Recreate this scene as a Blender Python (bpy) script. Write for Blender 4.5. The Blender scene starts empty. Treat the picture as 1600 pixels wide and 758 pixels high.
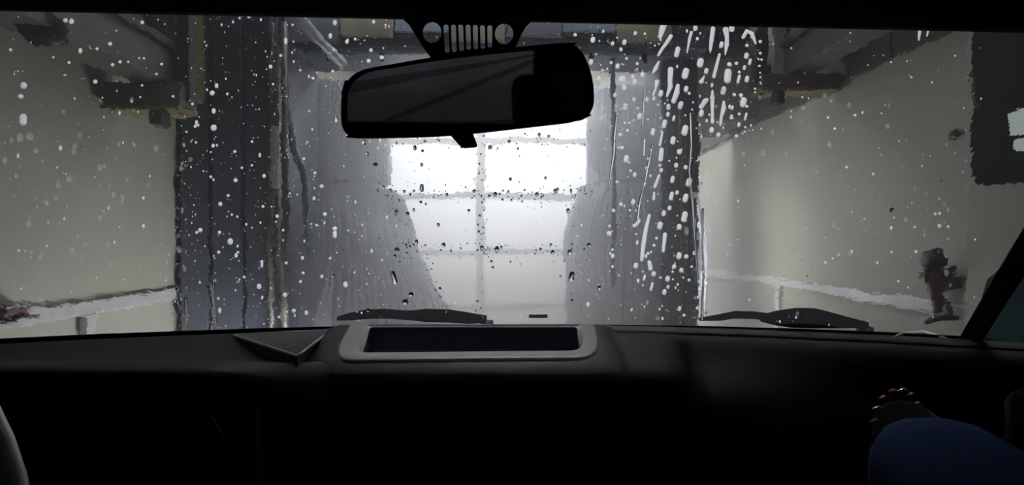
import bpy, bmesh, math, random
from mathutils import Vector, Matrix, noise

# ------------------------------------------------------------------ camera
random.seed(7)
EYE = 1.30                 # camera height above the wash-bay floor
F, CX, CY = 850.0, 800.0, 379.0
scn = bpy.context.scene
col = scn.collection
cam = bpy.data.cameras.new('camera')
cam.sensor_width = 36.0
cam.lens = F / 1600.0 * 36.0
cam.clip_start = 0.02
co = bpy.data.objects.new('camera', cam)
co.location = (0, 0, EYE)
co.rotation_euler = (math.radians(90), 0, 0)
col.objects.link(co)
scn.camera = co
scn.view_settings.view_transform = 'Standard'
scn.view_settings.look = 'None'
scn.view_settings.gamma = 1.0
scn.view_settings.exposure = 0.0
scn.view_settings.use_curve_mapping = False
w = bpy.data.worlds.new('world')
scn.world = w
w.use_nodes = True
w.node_tree.nodes['Background'].inputs[0].default_value = (0.6, 0.68, 0.78, 1)
w.node_tree.nodes['Background'].inputs[1].default_value = 0.3
DOOR_GLOW = 1.05           # daylight through the far door's panes
FILL_OVER = 1.5                 # emission of the unseen ceiling lamp added over the bonnet
FILL_FAR = 60.0  # unseen ceiling lamp added to light the mist
FILL_SPOT_W = 8.5             # unseen downlight added over the bonnet to brighten the drops, watts
FILL_LOW = 58.0           # unseen lamp added near the floor to brighten the left wall
FILL_BAR = 7.5           # unseen lamp bar added on the front of the wash gantry
HAZE = 0.74
al = bpy.data.lights.new('bonnet_fill', 'AREA'); al.shape = 'RECTANGLE'; al.size = 1.3; al.size_y = .45
al.energy = FILL_SPOT_W; al.color = (.96,.98,1.0); al.spread = math.radians(62)
alo = bpy.data.objects.new('bonnet_fill', al); col.objects.link(alo); alo.location = (0, 1.3, 3.78); alo.rotation_euler = (math.radians(-8), 0, 0)
scn.cycles.max_bounces = 14
scn.cycles.transmission_bounces = 12
scn.cycles.transparent_max_bounces = 12
scn.cycles.volume_bounces = 4
scn.cycles.use_denoising = True
scn.cycles.sample_clamp_indirect = 4.0

# ------------------------------------------------------------------ helpers
def P(px, py, y):
    """pixel of the 1600x758 photograph + distance ahead -> world point"""
    return Vector(((px - CX) / F * y, y, EYE + (CY - py) / F * y))

def PW(px, py, x):
    y = x * F / (px - CX)
    return P(px, py, y)

class MB:
    def __init__(self):
        self.v, self.f = [], []
    def add(self, vs, fs):
        o = len(self.v)
        self.v += [tuple(p) for p in vs]
        self.f += [tuple(i + o for i in f) for f in fs]
        return self
    def box(self, a, b, m=None):
        x0, y0, z0 = a; x1, y1, z1 = b
        vs = [Vector(p) for p in ((x0,y0,z0),(x1,y0,z0),(x1,y1,z0),(x0,y1,z0),(x0,y0,z1),(x1,y0,z1),(x1,y1,z1),(x0,y1,z1))]
        if m: vs = [m @ p for p in vs]
        return self.add(vs, [(0,3,2,1),(4,5,6,7),(0,1,5,4),(1,2,6,5),(2,3,7,6),(3,0,4,7)])
    def tube(self, pts, rad, n=10, cap=True):
        pts = [Vector(p) for p in pts]
        if not hasattr(rad, '__len__'): rad = [rad] * len(pts)
        rings = []
        up = None
        for i, p in enumerate(pts):
            a = pts[max(0, i-1)]; b = pts[min(len(pts)-1, i+1)]
            t = (b - a).normalized()
            if up is None:
                up = Vector((0,0,1)) if abs(t.z) < .9 else Vector((0,1,0))
            s = t.cross(up).normalized(); up = s.cross(t).normalized()
            rings.append([p + (s*math.cos(2*math.pi*k/n) + up*math.sin(2*math.pi*k/n))*rad[i] for k in range(n)])
        vs = [q for r in rings for q in r]; fs = []
        for i in range(len(pts)-1):
            for k in range(n):
                fs.append((i*n+k, i*n+(k+1)%n, (i+1)*n+(k+1)%n, (i+1)*n+k))
        if cap:
            fs.append(tuple(range(n))[::-1]); fs.append(tuple((len(pts)-1)*n+k for k in range(n)))
        return self.add(vs, fs)
    def loft(self, rings, closed=True, cap=False):
        n = len(rings[0]); vs = [q for r in rings for q in r]; fs = []
        for i in range(len(rings)-1):
            for k in range(n if closed else n-1):
                fs.append((i*n+k, i*n+(k+1)%n, (i+1)*n+(k+1)%n, (i+1)*n+k))
        if cap:
            fs.append(tuple(range(n))[::-1]); fs.append(tuple((len(rings)-1)*n+k for k in range(n)))
        return self.add(vs, fs)
    def prism(self, poly, off):
        n = len(poly); off = Vector(off)
        vs = [Vector(p) for p in poly] + [Vector(p) + off for p in poly]
        fs = [tuple(range(n)), tuple(range(n, 2*n))[::-1]] + [(k, (k+1)%n + 0, n+(k+1)%n, n+k)[::-1] for k in range(n)]
        return self.add(vs, fs)
    def build(self, name, mat, parent=None, smooth=False, bevel=0, seg=2, subsurf=0, fix=True):
        me = bpy.data.meshes.new(name)
        me.from_pydata(self.v, [], self.f)
        if fix:
            bm = bmesh.new(); bm.from_mesh(me)
            bmesh.ops.recalc_face_normals(bm, faces=bm.faces)
            bm.to_mesh(me); bm.free()
        o = bpy.data.objects.new(name, me)
        col.objects.link(o)
        me.materials.append(mat)
        if smooth:
            for p in me.polygons: p.use_smooth = True
        if bevel:
            md = o.modifiers.new('bevel', 'BEVEL'); md.width = bevel; md.segments = seg; md.limit_method = 'ANGLE'
        if subsurf:
            md = o.modifiers.new('sub', 'SUBSURF'); md.levels = subsurf; md.render_levels = subsurf
        if parent:
            o.parent = parent
            o.matrix_parent_inverse = Matrix.Translation(parent.location).inverted()
        return o

def tag(o, label=None, cat=None, group=None, kind=None):
    if label: o['label'] = label
    if cat: o['category'] = cat
    if group: o['group'] = group
    if kind: o['kind'] = kind
    return o

def empty(name, loc, label=None, cat=None, group=None, kind=None):
    o = bpy.data.objects.new(name, None)
    o.location = loc; o.empty_display_size = .05
    col.objects.link(o)
    return tag(o, label, cat, group, kind)

def mat(name, c, rough=.5, metal=0, var=.0, scale=8, bump=0, bscale=60, spec=.5, stretch=(1,1,1), c2=None, coat=0):
    m = bpy.data.materials.new(name); m.use_nodes = True
    nt = m.node_tree; b = nt.nodes['Principled BSDF']
    b.inputs['Roughness'].default_value = rough
    b.inputs['Metallic'].default_value = metal
    b.inputs['Specular IOR Level'].default_value = spec
    b.inputs['Coat Weight'].default_value = coat
    tc = nt.nodes.new('ShaderNodeTexCoord'); mp = nt.nodes.new('ShaderNodeMapping')
    nt.links.new(tc.outputs['Object'], mp.inputs[0]); mp.inputs['Scale'].default_value = stretch
    n = nt.nodes.new('ShaderNodeTexNoise'); n.inputs['Scale'].default_value = scale; n.inputs['Detail'].default_value = 6
    nt.links.new(mp.outputs[0], n.inputs['Vector'])
    r = nt.nodes.new('ShaderNodeValToRGB')
    if c2 is None: c2 = [x*(1-var) for x in c[:3]]
    r.color_ramp.elements[0].position = .3; r.color_ramp.elements[1].position = .7
    r.color_ramp.elements[0].color = (*c2[:3], 1); r.color_ramp.elements[1].color = (*c[:3], 1)
    nt.links.new(n.outputs[0], r.inputs[0]); nt.links.new(r.outputs[0], b.inputs['Base Color'])
    if bump:
        n2 = nt.nodes.new('ShaderNodeTexNoise'); n2.inputs['Scale'].default_value = bscale; n2.inputs['Detail'].default_value = 3
        nt.links.new(mp.outputs[0], n2.inputs['Vector'])
        bp = nt.nodes.new('ShaderNodeBump'); bp.inputs['Strength'].default_value = 1; bp.inputs['Distance'].default_value = bump
        nt.links.new(n2.outputs[0], bp.inputs['Height']); nt.links.new(bp.outputs[0], b.inputs['Normal'])
    return m

def glow(name, c, s, wave=False):
    m = bpy.data.materials.new(name); m.use_nodes = True
    nt = m.node_tree; b = nt.nodes['Principled BSDF']
    b.inputs['Base Color'].default_value = (*[x*.6 for x in c], 1)
    b.inputs['Roughness'].default_value = .4
    b.inputs['Emission Color'].default_value = (*c, 1)
    b.inputs['Emission Strength'].default_value = s
    if wave:   # ribbed clouded sheet: the ribs and clouding let through a little more or less daylight
        tc = nt.nodes.new('ShaderNodeTexCoord')
        wv = nt.nodes.new('ShaderNodeTexWave'); wv.bands_direction = 'Z'; wv.inputs['Scale'].default_value = 7; wv.inputs['Distortion'].default_value = .6
        nz = nt.nodes.new('ShaderNodeTexNoise'); nz.inputs['Scale'].default_value = 1.4
        nt.links.new(tc.outputs['Object'], wv.inputs[0]); nt.links.new(tc.outputs['Object'], nz.inputs[0])
        a = nt.nodes.new('ShaderNodeMath'); a.operation = 'MULTIPLY_ADD'; a.inputs[1].default_value = .16*s; a.inputs[2].default_value = .82*s
        nt.links.new(wv.outputs[1], a.inputs[0])
        a2 = nt.nodes.new('ShaderNodeMath'); a2.operation = 'MULTIPLY_ADD'; a2.inputs[1].default_value = .16*s
        nt.links.new(nz.outputs[0], a2.inputs[0]); nt.links.new(a.outputs[0], a2.inputs[2])
        nt.links.new(a2.outputs[0], b.inputs['Emission Strength'])
    return m

M = {}
M['wall'] = mat('bay_wall_paint', (.45,.44,.375), .55, var=.12, scale=1.3, bump=.002, bscale=14)
M['wall_up'] = mat('bay_upper_wall_shade', (.11,.103,.08), .6, var=.3, scale=2)
M['floor'] = mat('wet_concrete', (.2,.2,.19), .25, var=.4, scale=3, bump=.002)
M['ceiling'] = mat('dark_ceiling', (.05,.05,.048), .8, var=.3)
M['frame'] = mat('door_frame_grey', (.13,.133,.138), .5, var=.15)
M['pane'] = glow('backlit_clouded_sheet', (.93,.96,1.0), DOOR_GLOW, True)
M['white'] = mat('wet_white_paint', (.85,.86,.85), .25, var=.12, scale=20)
M['slate'] = mat('slate_blue_plastic', (.062,.072,.10), .35, var=.25, scale=3, stretch=(3,3,.4))
M['slate2'] = mat('blue_grey_plastic', (.17,.19,.235), .35, var=.3, scale=3, stretch=(3,3,.3))
M['bridgeblue'] = mat('pale_blue_panel', (.27,.33,.40), .35, var=.4, scale=4)
M['bridgetan'] = mat('tan_panel', (.36,.33,.26), .45, var=.5, scale=4)
M['brown'] = mat('brown_stained_steel', (.11,.085,.07), .5, var=.5, scale=5, c2=(.04,.035,.03))
M['ochre'] = mat('ochre_paint', (.30,.24,.13), .5, var=.4, scale=6)
M['grey'] = mat('galvanised_grey', (.15,.14,.12), .45, var=.35, scale=9)
M['dgrey'] = mat('dark_grey_steel', (.05,.048,.045), .5, var=.3)
M['palepipe'] = mat('pale_plastic_pipe', (.50,.52,.53), .35, var=.2)
M['bluepipe'] = mat('pale_blue_hose', (.22,.28,.34), .3, var=.3, scale=15)
M['tanpipe'] = mat('tan_pipe', (.12,.105,.095), .4, var=.3, scale=12)
M['black'] = mat('black_plastic', (.012,.012,.013), .45, var=.2)
M['matte'] = mat('matte_black_paint', (.008,.008,.009), .85, spec=.08)
M['rubber'] = mat('black_rubber', (.006,.006,.007), .6)
M['dash'] = mat('grained_dash_plastic', (.02,.02,.0215), .5, var=.1, bump=.0003, bscale=900, spec=.4)
M['dash_soft'] = mat('soft_dash_pad', (.007,.007,.007), .6, var=.1, bump=.0003, bscale=700, spec=.22)
M['trim'] = mat('satin_grey_trim', (.50,.50,.50), .30, var=.05, scale=200, spec=.6)
M['lip'] = mat('pale_sheen_lip', (.85,.85,.85), .25, spec=.7)
M['ridge'] = mat('grey_speaker_mesh', (.20,.20,.205), .4)
M['trayin'] = mat('tray_rubber', (.055,.062,.09), .5, spec=.3)
M['head'] = mat('black_headliner', (.010,.010,.011), .95, spec=.1)
M['frit'] = mat('black_ceramic_band', (.003,.003,.004), .5, spec=.2)
M['silver'] = mat('pale_rim_sheen', (.75,.82,.82), .3, var=.05, spec=.8)
M['chrome'] = mat('chrome', (.8,.8,.8), .12, metal=1)
M['red'] = mat('wet_red_hose', (.15,.035,.04), .35, var=.5, scale=30)
M['redbox'] = mat('dark_red_paint', (.13,.03,.028), .4, var=.4)
M['skin'] = mat('skin', (.11,.062,.045), .5, var=.15, scale=20)
M['jeans'] = mat('blue_denim', (.006,.020,.065), .85, var=.35, scale=90, bump=.0004, bscale=500, spec=.1)
M['shirt'] = mat('dark_shirt_cloth', (.004,.004,.005), .95, var=.2, spec=.05)
M['hair'] = mat('dark_hair', (.02,.014,.01), .6)
M['seat'] = mat('black_seat_cloth', (.02,.02,.022), .9, var=.3, bump=.0005, bscale=300)
M['paint'] = mat('dark_car_paint', (.02,.022,.026), .25, coat=1)
M['lamp'] = glow('fill_diffuser', (.95,.97,1.0), FILL_OVER)
M['fillfar'] = glow('fill_diffuser_far', (.95,.97,1.0), FILL_FAR)
M['fillbar'] = glow('fill_bar_diffuser', (.96,.97,1.0), FILL_BAR)
M['fillback'] = glow('fill_diffuser_back', (.95,.97,1.0), 7.0)
M['fillside'] = glow('fill_strip_diffuser', (.97,.98,1.0), 9.0)
M['filllow'] = glow('low_fill_diffuser', (.97,.98,1.0), FILL_LOW)
M['lit'] = glow('glowing_glint', (.55,.64,.62), .30)
M['mirror'] = mat('dimmed_mirror_glass', (.50,.48,.53), .03, metal=1)

# felt / brush strips: shade differs strip by strip
def strip_mat(name, ca, cb):
    m = mat(name, ca, .6); nt = m.node_tree; b = nt.nodes['Principled BSDF']
    g = nt.nodes.new('ShaderNodeNewGeometry'); r = nt.nodes.new('ShaderNodeValToRGB')
    r.color_ramp.elements[0].color = (*ca, 1); r.color_ramp.elements[1].color = (*cb, 1)
    nt.links.new(g.outputs['Random Per Island'], r.inputs[0]); nt.links.new(r.outputs[0], b.inputs['Base Color'])
    return m
M['felt'] = strip_mat('wet_blue_grey_felt', (.30,.32,.37), (.40,.42,.48))
M['felt_dark'] = strip_mat('wet_slate_felt', (.05,.06,.085), (.10,.12,.16))

def glass(name, tint=(1,1,1), ior=1.33, film=False, rough=0.0, veil=0.0):
    m = bpy.data.materials.new(name); m.use_nodes = True
    nt = m.node_tree; nt.nodes.remove(nt.nodes['Principled BSDF'])
    out = nt.nodes['Material Output']
    g = nt.nodes.new('ShaderNodeBsdfGlass'); g.inputs['Color'].default_value = (*tint, 1)
    g.inputs['IOR'].default_value = ior; g.inputs['Roughness'].default_value = rough
    last = g.outputs[0]
    if film:
        tc = nt.nodes.new('ShaderNodeTexCoord')
        def nz(scale, sx, sz, det, dist=0.):
            mp = nt.nodes.new('ShaderNodeMapping'); mp.inputs['Scale'].default_value = (sx, 1, sz)
            nt.links.new(tc.outputs['Object'], mp.inputs[0])
            n = nt.nodes.new('ShaderNodeTexNoise'); n.inputs['Scale'].default_value = scale; n.inputs['Detail'].default_value = det
            n.inputs['Distortion'].default_value = dist
            nt.links.new(mp.outputs[0], n.inputs['Vector']); return n.outputs[0]
        a = nz(70, 1, .55, 2.5, .4); b_ = nz(14, 1, .25, 1)
        bp = nt.nodes.new('ShaderNodeBump'); bp.inputs['Strength'].default_value = 1; bp.inputs['Distance'].default_value = FILM1
        nt.links.new(a, bp.inputs['Height'])
        bp2 = nt.nodes.new('ShaderNodeBump'); bp2.inputs['Strength'].default_value = 1; bp2.inputs['Distance'].default_value = FILM2
        nt.links.new(b_, bp2.inputs['Height']); nt.links.new(bp.outputs[0], bp2.inputs['Normal'])
        nt.links.new(bp2.outputs[0], g.inputs['Normal'])
    if veil:   # thin soap residue that scatters a little light
        t = nt.nodes.new('ShaderNodeBsdfTranslucent'); t.inputs[0].default_value = (.9,.92,.95,1)
        mx = nt.nodes.new('ShaderNodeMixShader'); mx.inputs[0].default_value = veil
        nt.links.new(last, mx.inputs[1]); nt.links.new(t.outputs[0], mx.inputs[2]); last = mx.outputs[0]
    nt.links.new(last, out.inputs['Surface'])
    return m
FILM1, FILM2 = .00012, .0007
M['screen_in'] = glass('windscreen_inner', ior=1.33)
M['screen_out'] = glass('windscreen_wet_outer', ior=1.33, film=True, veil=.02)
M['tint'] = glass('tinted_side_glass', (.28,.37,.41), 1.3, rough=.25)
M['tint_rear'] = glass('tinted_rear_glass', (.80,.82,.88), 1.3, rough=.1)
M['water'] = glass('clear_water', (1,1,1), 1.33)
m = bpy.data.materials.new('white_foam'); m.use_nodes = True
nt = m.node_tree; nt.nodes.remove(nt.nodes['Principled BSDF'])
d = nt.nodes.new('ShaderNodeBsdfDiffuse'); d.inputs[0].default_value = (.9,.92,.93,1)
t = nt.nodes.new('ShaderNodeBsdfTranslucent'); t.inputs[0].default_value = (.96,.97,1,1)
mx = nt.nodes.new('ShaderNodeMixShader'); mx.inputs[0].default_value = .82
nt.links.new(d.outputs[0], mx.inputs[1]); nt.links.new(t.outputs[0], mx.inputs[2])
tr = nt.nodes.new('ShaderNodeBsdfTransparent'); mx2 = nt.nodes.new('ShaderNodeMixShader'); mx2.inputs[0].default_value = .04
nt.links.new(mx.outputs[0], mx2.inputs[1]); nt.links.new(tr.outputs[0], mx2.inputs[2])
nt.links.new(mx2.outputs[0], nt.nodes['Material Output'].inputs['Surface'])
M['foam'] = m
m = bpy.data.materials.new('thin_soapy_water'); m.use_nodes = True
nt = m.node_tree; nt.nodes.remove(nt.nodes['Principled BSDF'])
t = nt.nodes.new('ShaderNodeBsdfTranslucent'); t.inputs[0].default_value = (.92,.94,.95,1)
tr = nt.nodes.new('ShaderNodeBsdfTransparent'); mx2 = nt.nodes.new('ShaderNodeMixShader'); mx2.inputs[0].default_value = .86
nt.links.new(t.outputs[0], mx2.inputs[1]); nt.links.new(tr.outputs[0], mx2.inputs[2])
nt.links.new(mx2.outputs[0], nt.nodes['Material Output'].inputs['Surface'])
M['milky'] = m

# ================================================================== WASH BAY
W = 2.0        # half width of the bay at the camera
YB, YF = -3.2, 7.0
TOP = 3.9
s = lambda mb, n, m, **k: tag(mb.build(n, m, **k), kind='structure')
s(MB().box((-2.5, YB-.2, -.1), (2.5, YF+.6, 0)), 'floor', M['floor'])
s(MB().box((-2.5, YB-.2, TOP), (2.5, YF+.6, TOP+.1)), 'ceiling', M['ceiling'])
wl = s(MB().box((-W-.2, YB, 0), (-W, YF, TOP)), 'wall_left', M['wall'])
wr = s(MB().box((W, YB, 0), (W+.2, YF, TOP)), 'wall_right', M['wall'])
s(MB().box((-W-.2, YB-.2, 0), (W+.2, YB, TOP)), 'wall_back', M['wall'])
# end wall around the door opening
DX0, DX1, DZ = -1.72, 1.02, 3.30
MBf = MB().box((-W-.2, YF, 0), (DX0, YF+.2, TOP)).box((DX1, YF, 0), (W+.2, YF+.2, TOP)).box((DX0, YF, DZ), (DX1, YF+.2, TOP))
s(MBf, 'wall_front', M['wall'])
# dark panels put the machinery's shade into the upper walls' colour (parts of the walls)
for sx, wo in ((-1, wl), (1, wr)):
    zc = 2.26
    for k, (ya, yb) in enumerate(((-3.2,-1.7),(-1.68,-.2),(-.18,1.3),(1.32,2.8),(2.82,4.3),(4.32,5.8),(5.82,6.98))):
        x0 = sx*W; x1 = sx*(W-.03)
        MB().box((min(x0,x1), ya, zc), (max(x0,x1), yb, TOP-.02)).build('upper_shade_panel', M['wall_up'], wo)
# pilaster on the right wall nearest the car
s(MB().box((W-.07, .6, 0), (W, 2.32, TOP)), 'trim_1', M['wall'], bevel=.01)

# far door: sections of two clouded panes in a grey frame
dr = empty('door_1', (-.35, YF, 0), 'tall sectional bay door with two columns of backlit clouded panes', None, kind='structure')
YD = 6.92
zs = [.0, .49, 1.186, 1.884, 2.59, 3.29]
mull = -.40
fr = MB()
for z in zs:
    hh = .036 if 0 < z < 3.2 else .05
    fr = MB().box((DX0, YD-.03, z-hh if z else 0), (DX1, YD+.03, z+hh)); fr.build('rail', M['frame'], dr, bevel=.006)
for xa, xb in ((DX0, DX0+.07), (mull-.05, mull+.05), (DX1-.07, DX1)):
    for i in range(5):
        MB().box((xa, YD-.025, zs[i]+.036), (xb, YD+.025, zs[i+1]-.036)).build('stile', M['frame'], dr)
for i in range(5):
    for xa, xb in ((DX0+.07, mull-.05), (mull+.05, DX1-.07)):
        MB().box((xa, YD-.006, zs[i]+.036), (xb, YD+.006, zs[i+1]-.036)).build('pane', M['pane'], dr)
# door guide tracks
for x in (DX0-.05, DX1+.05):
    t_ = MB().box((x-.03, YD-.16, 0), (x+.03, YD-.06, 3.3)).build('door_track', M['frame'], dr)

# guard rails on both walls
def guard(sx, y0, y1, posts, label):
    z = EYE - .300
    e = empty('guard_rail', (sx*(W-.014), y0, 0), label, 'rail', 'white guard rails along the walls')
    x = sx*(W-.014)
    MB().box((x-.012, y0, z-.030), (x+.012, y1, z+.030)).build('rail_beam', M['white'], e, bevel=.006)
    for y in posts:
        MB().box((x-.02, y-.03, 0), (x+.02, y+.03, z-.028)).build('post', M['white'], e, bevel=.004)
        MB().box((min(x, sx*W), y-.02, z-.015), (max(x, sx*W), y+.02, z+.015)).build('wall_bracket', M['white'], e)
guard(-1, .4, 6.6, (1.05, 2.55, 4.1, 5.6), 'white guard rail on the left wall running behind the slate blue column')
guard(1, 2.36, 6.6, (4.05, 5.6), 'white guard rail on the right wall ending near the red hose')

# ------------------------------------------------ wash gantry: two columns and a bridge
ga = empty('wash_gantry', (0, 3.4, 0), 'slate blue wash gantry with a wide left column, a narrow right column and a bridge', 'car wash machine')
y0g = 3.24
MB().box((-1.98, y0g, .0), (-1.40, 3.95, 2.95)).build('column', M['slate'], ga, bevel=.015)
for a, b in ((-1.955,-1.80),(-1.775,-1.60),(-1.575,-1.43)):
    MB().box((a, y0g-.022, .12), (b, y0g, 2.85)).build('front_panel', M['slate'], ga, bevel=.006)
MB().box((1.02, 3.72, .0), (1.28, 4.2, 2.95)).build('column', M['slate'], ga, bevel=.015)
MB().box((1.05, 3.70, .12), (1.25, 3.72, 2.85)).build('front_panel', M['slate'], ga, bevel=.006)
MB().box((-1.98, 3.5, 2.55), (1.28, 4.0, 3.25)).build('bridge', M['slate2'], ga, bevel=.02)
for k in range(5):
    xa = -1.34 + k*.47
    MB().box((xa, 3.47, 2.62), (xa+.44, 3.5, 3.2)).build('bridge_panel', (M['bridgeblue'], M['bridgetan'], M['slate2'])[(k+1) % 3], ga, bevel=.008)
# pipes running up the column
def vpipe(px, y, z0, z1, r, m, name='riser_pipe'):
    x = (px-CX)/F*y
    MB().tube([(x, y, z0), (x, y, z1)], r, 10).build(name, m, ga, smooth=True)
vpipe(336, 3.24, .30, 1.08, .022, M['white'])
vpipe(424, 3.20, .30, 2.6, .014, M['tanpipe'])
vpipe(445, 3.20, .30, 2.6, .022, M['tanpipe'])
MB().box((-1.405, 3.16, 1.62), (-1.37, 3.2, 1.98)).build('sight_tube', M['palepipe'], ga, bevel=.008)
hp = [P(452,172,3.3), P(455,205,3.3), P(460,235,3.3), P(470,262,3.3), P(477,290,3.3), P(479,340,3.3), P(479,400,3.3)]
MB().tube(hp, [.012,.022,.024,.026,.02,.016,.012], 10).build('hose', M['bluepipe'], ga, smooth=True)
vpipe(1068, 3.66, .3, 2.6, .022, M['tanpipe'])
vpipe(1085, 3.66, .3, 1.9, .016, M['dgrey'])
vpipe(958, 3.7, 1.0, 2.6, .016, M['palepipe'])
# pale pipe with nozzles standing for bright refraction lines under the bridge
MB().tube([(-1.3,3.42,2.50), (.95,3.42,2.50)], .02, 10).build('bright_line_pipe', M['palepipe'], ga, smooth=True)
for k in range(7):
    x = -1.15+k*.33
    MB().tube([(x,3.42,2.49),(x,3.40,2.43)], [.016,.008], 8).build('nozzle', M['dgrey'], ga, smooth=True)

MB().box((-1.35, 3.14, 2.86), (.95, 3.24, 2.92)).build('fill_bar', M['frame'], ga, bevel=.006)  # unseen bar added to light the walls near the gantry
MB().box((-1.32, 3.15, 2.845), (.92, 3.23, 2.86)).build('fill_diffuser', M['fillbar'], ga)
for k, mk in enumerate(('slate2','bridgetan','bridgeblue','bridgetan','slate2','bridgeblue','bridgetan')):
    MB().box((-1.36+k*.332, 3.25, 2.50+.03*(k%3)), (-1.36+k*.332+.322, 3.27, 2.93)).build('fill_shield', M[mk], ga, bevel=.004)  # added plates keep the bar's light off the bridge, coloured like its panels
for x in (-1.1,-.2,.7):
    MB().box((x-.015, 3.18, 2.92), (x+.015, 3.5, 2.94)).build('fill_bracket', M['dgrey'], ga)
MB().box((1.28, 3.95, .55), (1.30, 4.18, 1.8)).build('fill_strip', M['fillside'], ga)  # unseen glowing strip added to brighten the right wall
# vertical wash brushes: shaft + felt strips in two tiers
def brush(cx, cy, prof_up, prof_lo, name_label, xlim, darkside):
    e = empty('wash_brush', (cx, cy, 0), name_label, 'brush', 'upright felt wash brushes')
    MB().tube([(cx,cy,.02),(cx,cy,2.55)], .07, 14).build('shaft', M['dgrey'], e, smooth=True)
    for nm, prof, mm in (('upper_felt', prof_up, M['felt']), ('lower_felt', prof_lo, M['felt'])):
        b = MB(); n = 90
        for k in range(n):
            a = 2*math.pi*k/n + random.uniform(-.02,.02)
            da = .05
            rings = []
            for (z, r) in prof:
                rr = r*(1+random.uniform(-.035,.02))
                x = cx + rr*math.cos(a)
                if xlim[0] is not None: x = max(xlim[0], min(xlim[1], x))
                y = cy + rr*.75*math.sin(a)
                tw = .04*math.sin(z*5+a)
                p0 = Vector((cx+.07*math.cos(a), cy+.07*math.sin(a), z))
                p1 = Vector((x+tw*math.sin(a), y+tw*math.cos(a), z-.02))
                p2 = Vector((cx+(x-cx)*math.cos(da)-(y-cy)*math.sin(da)*1.2, cy+(y-cy)*math.cos(da)+(x-cx)*math.sin(da)*1.2, z-.02))
                if xlim[0] is not None: p2.x = max(xlim[0], min(xlim[1], p2.x)); p1.x = max(xlim[0], min(xlim[1], p1.x))
                rings.append([p0, p1, p2])
            b.loft(rings, closed=True, cap=True)
        tag(b.build(nm, mm, e), kind='stuff')
brush(-1.42, 4.55, [(z/10., .40) for z in (26,24,22,20,18.2)],
      [(1.78,.42),(1.68,.50),(1.45,.58),(1.2,.66),(1.0,.76),(.75,.90),(.5,1.02),(.2,1.08)],
      'wide blue grey felt brush beside the left column flaring out towards the floor', (-1.97, 9), 0)
brush(1.22, 4.75, [(z/10., .55) for z in (26,24,22,20,18.4)],
      [(1.80,.62),(1.6,.70),(1.4,.76),(1.2,.78),(.9,.76),(.6,.74),(.2,.74)],
      'blue grey felt brush behind the right column', (-9, 1.50), 0)

# overhead runways carried on wall brackets, one each side
def runway(sx, yb, xi, z0, z1, label):
    e = empty('overhead_runway', (sx*1.8, yb, z0), label, 'beam', 'overhead runway beams on wall brackets')
    xa, xb = sorted((sx*xi, sx*(W-.03)))
    MB().box((xa, yb, z0), (xb, yb+.14, z1)).build('bracket', M['grey'], e, bevel=.01)
    MB().box((xa, yb-.01, z0-.02), (xb, yb+.15, z0)).build('bracket_flange', M['ochre'], e)
    xa, xb = sorted((sx*(W-.34), sx*(W-.16)))
    MB().box((xa, .2, z1), (xb, yb+.14, z1+.16)).build('runway_beam', M['grey'], e, bevel=.008)
    MB().box((xa-.03, .2, z1+.16), (xb+.03, yb+.14, z1+.19)).build('top_flange', M['dgrey'], e)
    xo = sorted((sx*(xi+.08), sx*(xi+.16)))
    MB().box((xo[0], yb+.03, z1), (xo[1], yb+.11, 3.88)).build('hanger', M['palepipe'] if sx > 0 else M['grey'], e, bevel=.006)
    xo = sorted((sx*(xi-.02), sx*(xi+.05)))
    MB().box((xo[0], yb+.04, z0+.03), (xo[1], yb+.12, 3.88)).build('hanger', M['dgrey'], e, bevel=.006)
    xk = sx*(xi+.10)
    MB().box((xk-.03, yb-.03, z0-.10), (xk+.03, yb+.05, z0-.02)).build('roller', M['dgrey'], e, bevel=.01)
    # diagonal stay
    MB().tube([(sx*(xi+.02), yb+.07, z0-.02), (sx*(xi+.30), yb+.07, z1+.6)], .02, 8).build('stay', M['dgrey'], e, smooth=True)
runway(-1, 2.62, 1.60, EYE+.66, EYE+.78, 'grey overhead runway beam and bracket high on the left wall')
runway(1, 3.27, 1.50, EYE+.93, EYE+1.02, 'grey overhead runway beam and bracket high on the right wall')

# drive units hung beside the bridge (brown with ochre covers)
du = empty('drive_unit', (1.5, 4.4, 3.3), 'brown stained drive unit with ochre covers under the ceiling right of the bridge', 'machine')
MB().box((1.30, 4.3, 2.28), (1.93, 5.0, 3.6)).build('casing', M['brown'], du, bevel=.02)
MB().box((1.33, 4.28, 2.95), (1.60, 4.30, 3.10)).build('cover', M['ochre'], du, bevel=.008)
MB().box((1.33, 4.28, 2.62), (1.74, 4.30, 2.76)).build('cover', M['ochre'], du, bevel=.008)
MB().box((1.64, 4.27, 2.85), (1.9, 4.30, 3.4)).build('grille', M['dgrey'], du, bevel=.008)
for k in range(6):
    MB().box((1.65, 4.255, 2.90+k*.08), (1.89, 4.27, 2.94+k*.08)).build('slat', M['brown'], du)
du2 = empty('drive_unit', (-1.7, 2.9, 3.2), 'tan drive unit with a dark motor above the left wall bracket', 'machine')
MB().box((-1.97, 3.0, 2.12), (-1.82, 3.26, 3.2)).build('casing', M['ochre'], du2, bevel=.02)
MB().tube([P(60,42,1.95), P(125,40,2.3)], .07, 14).build('motor', M['black'], du2, smooth=True)
MB().tube([P(128,40,2.32), P(136,40,2.36)], .075, 14).build('end_cap', M['redbox'], du2, smooth=True)

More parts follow.
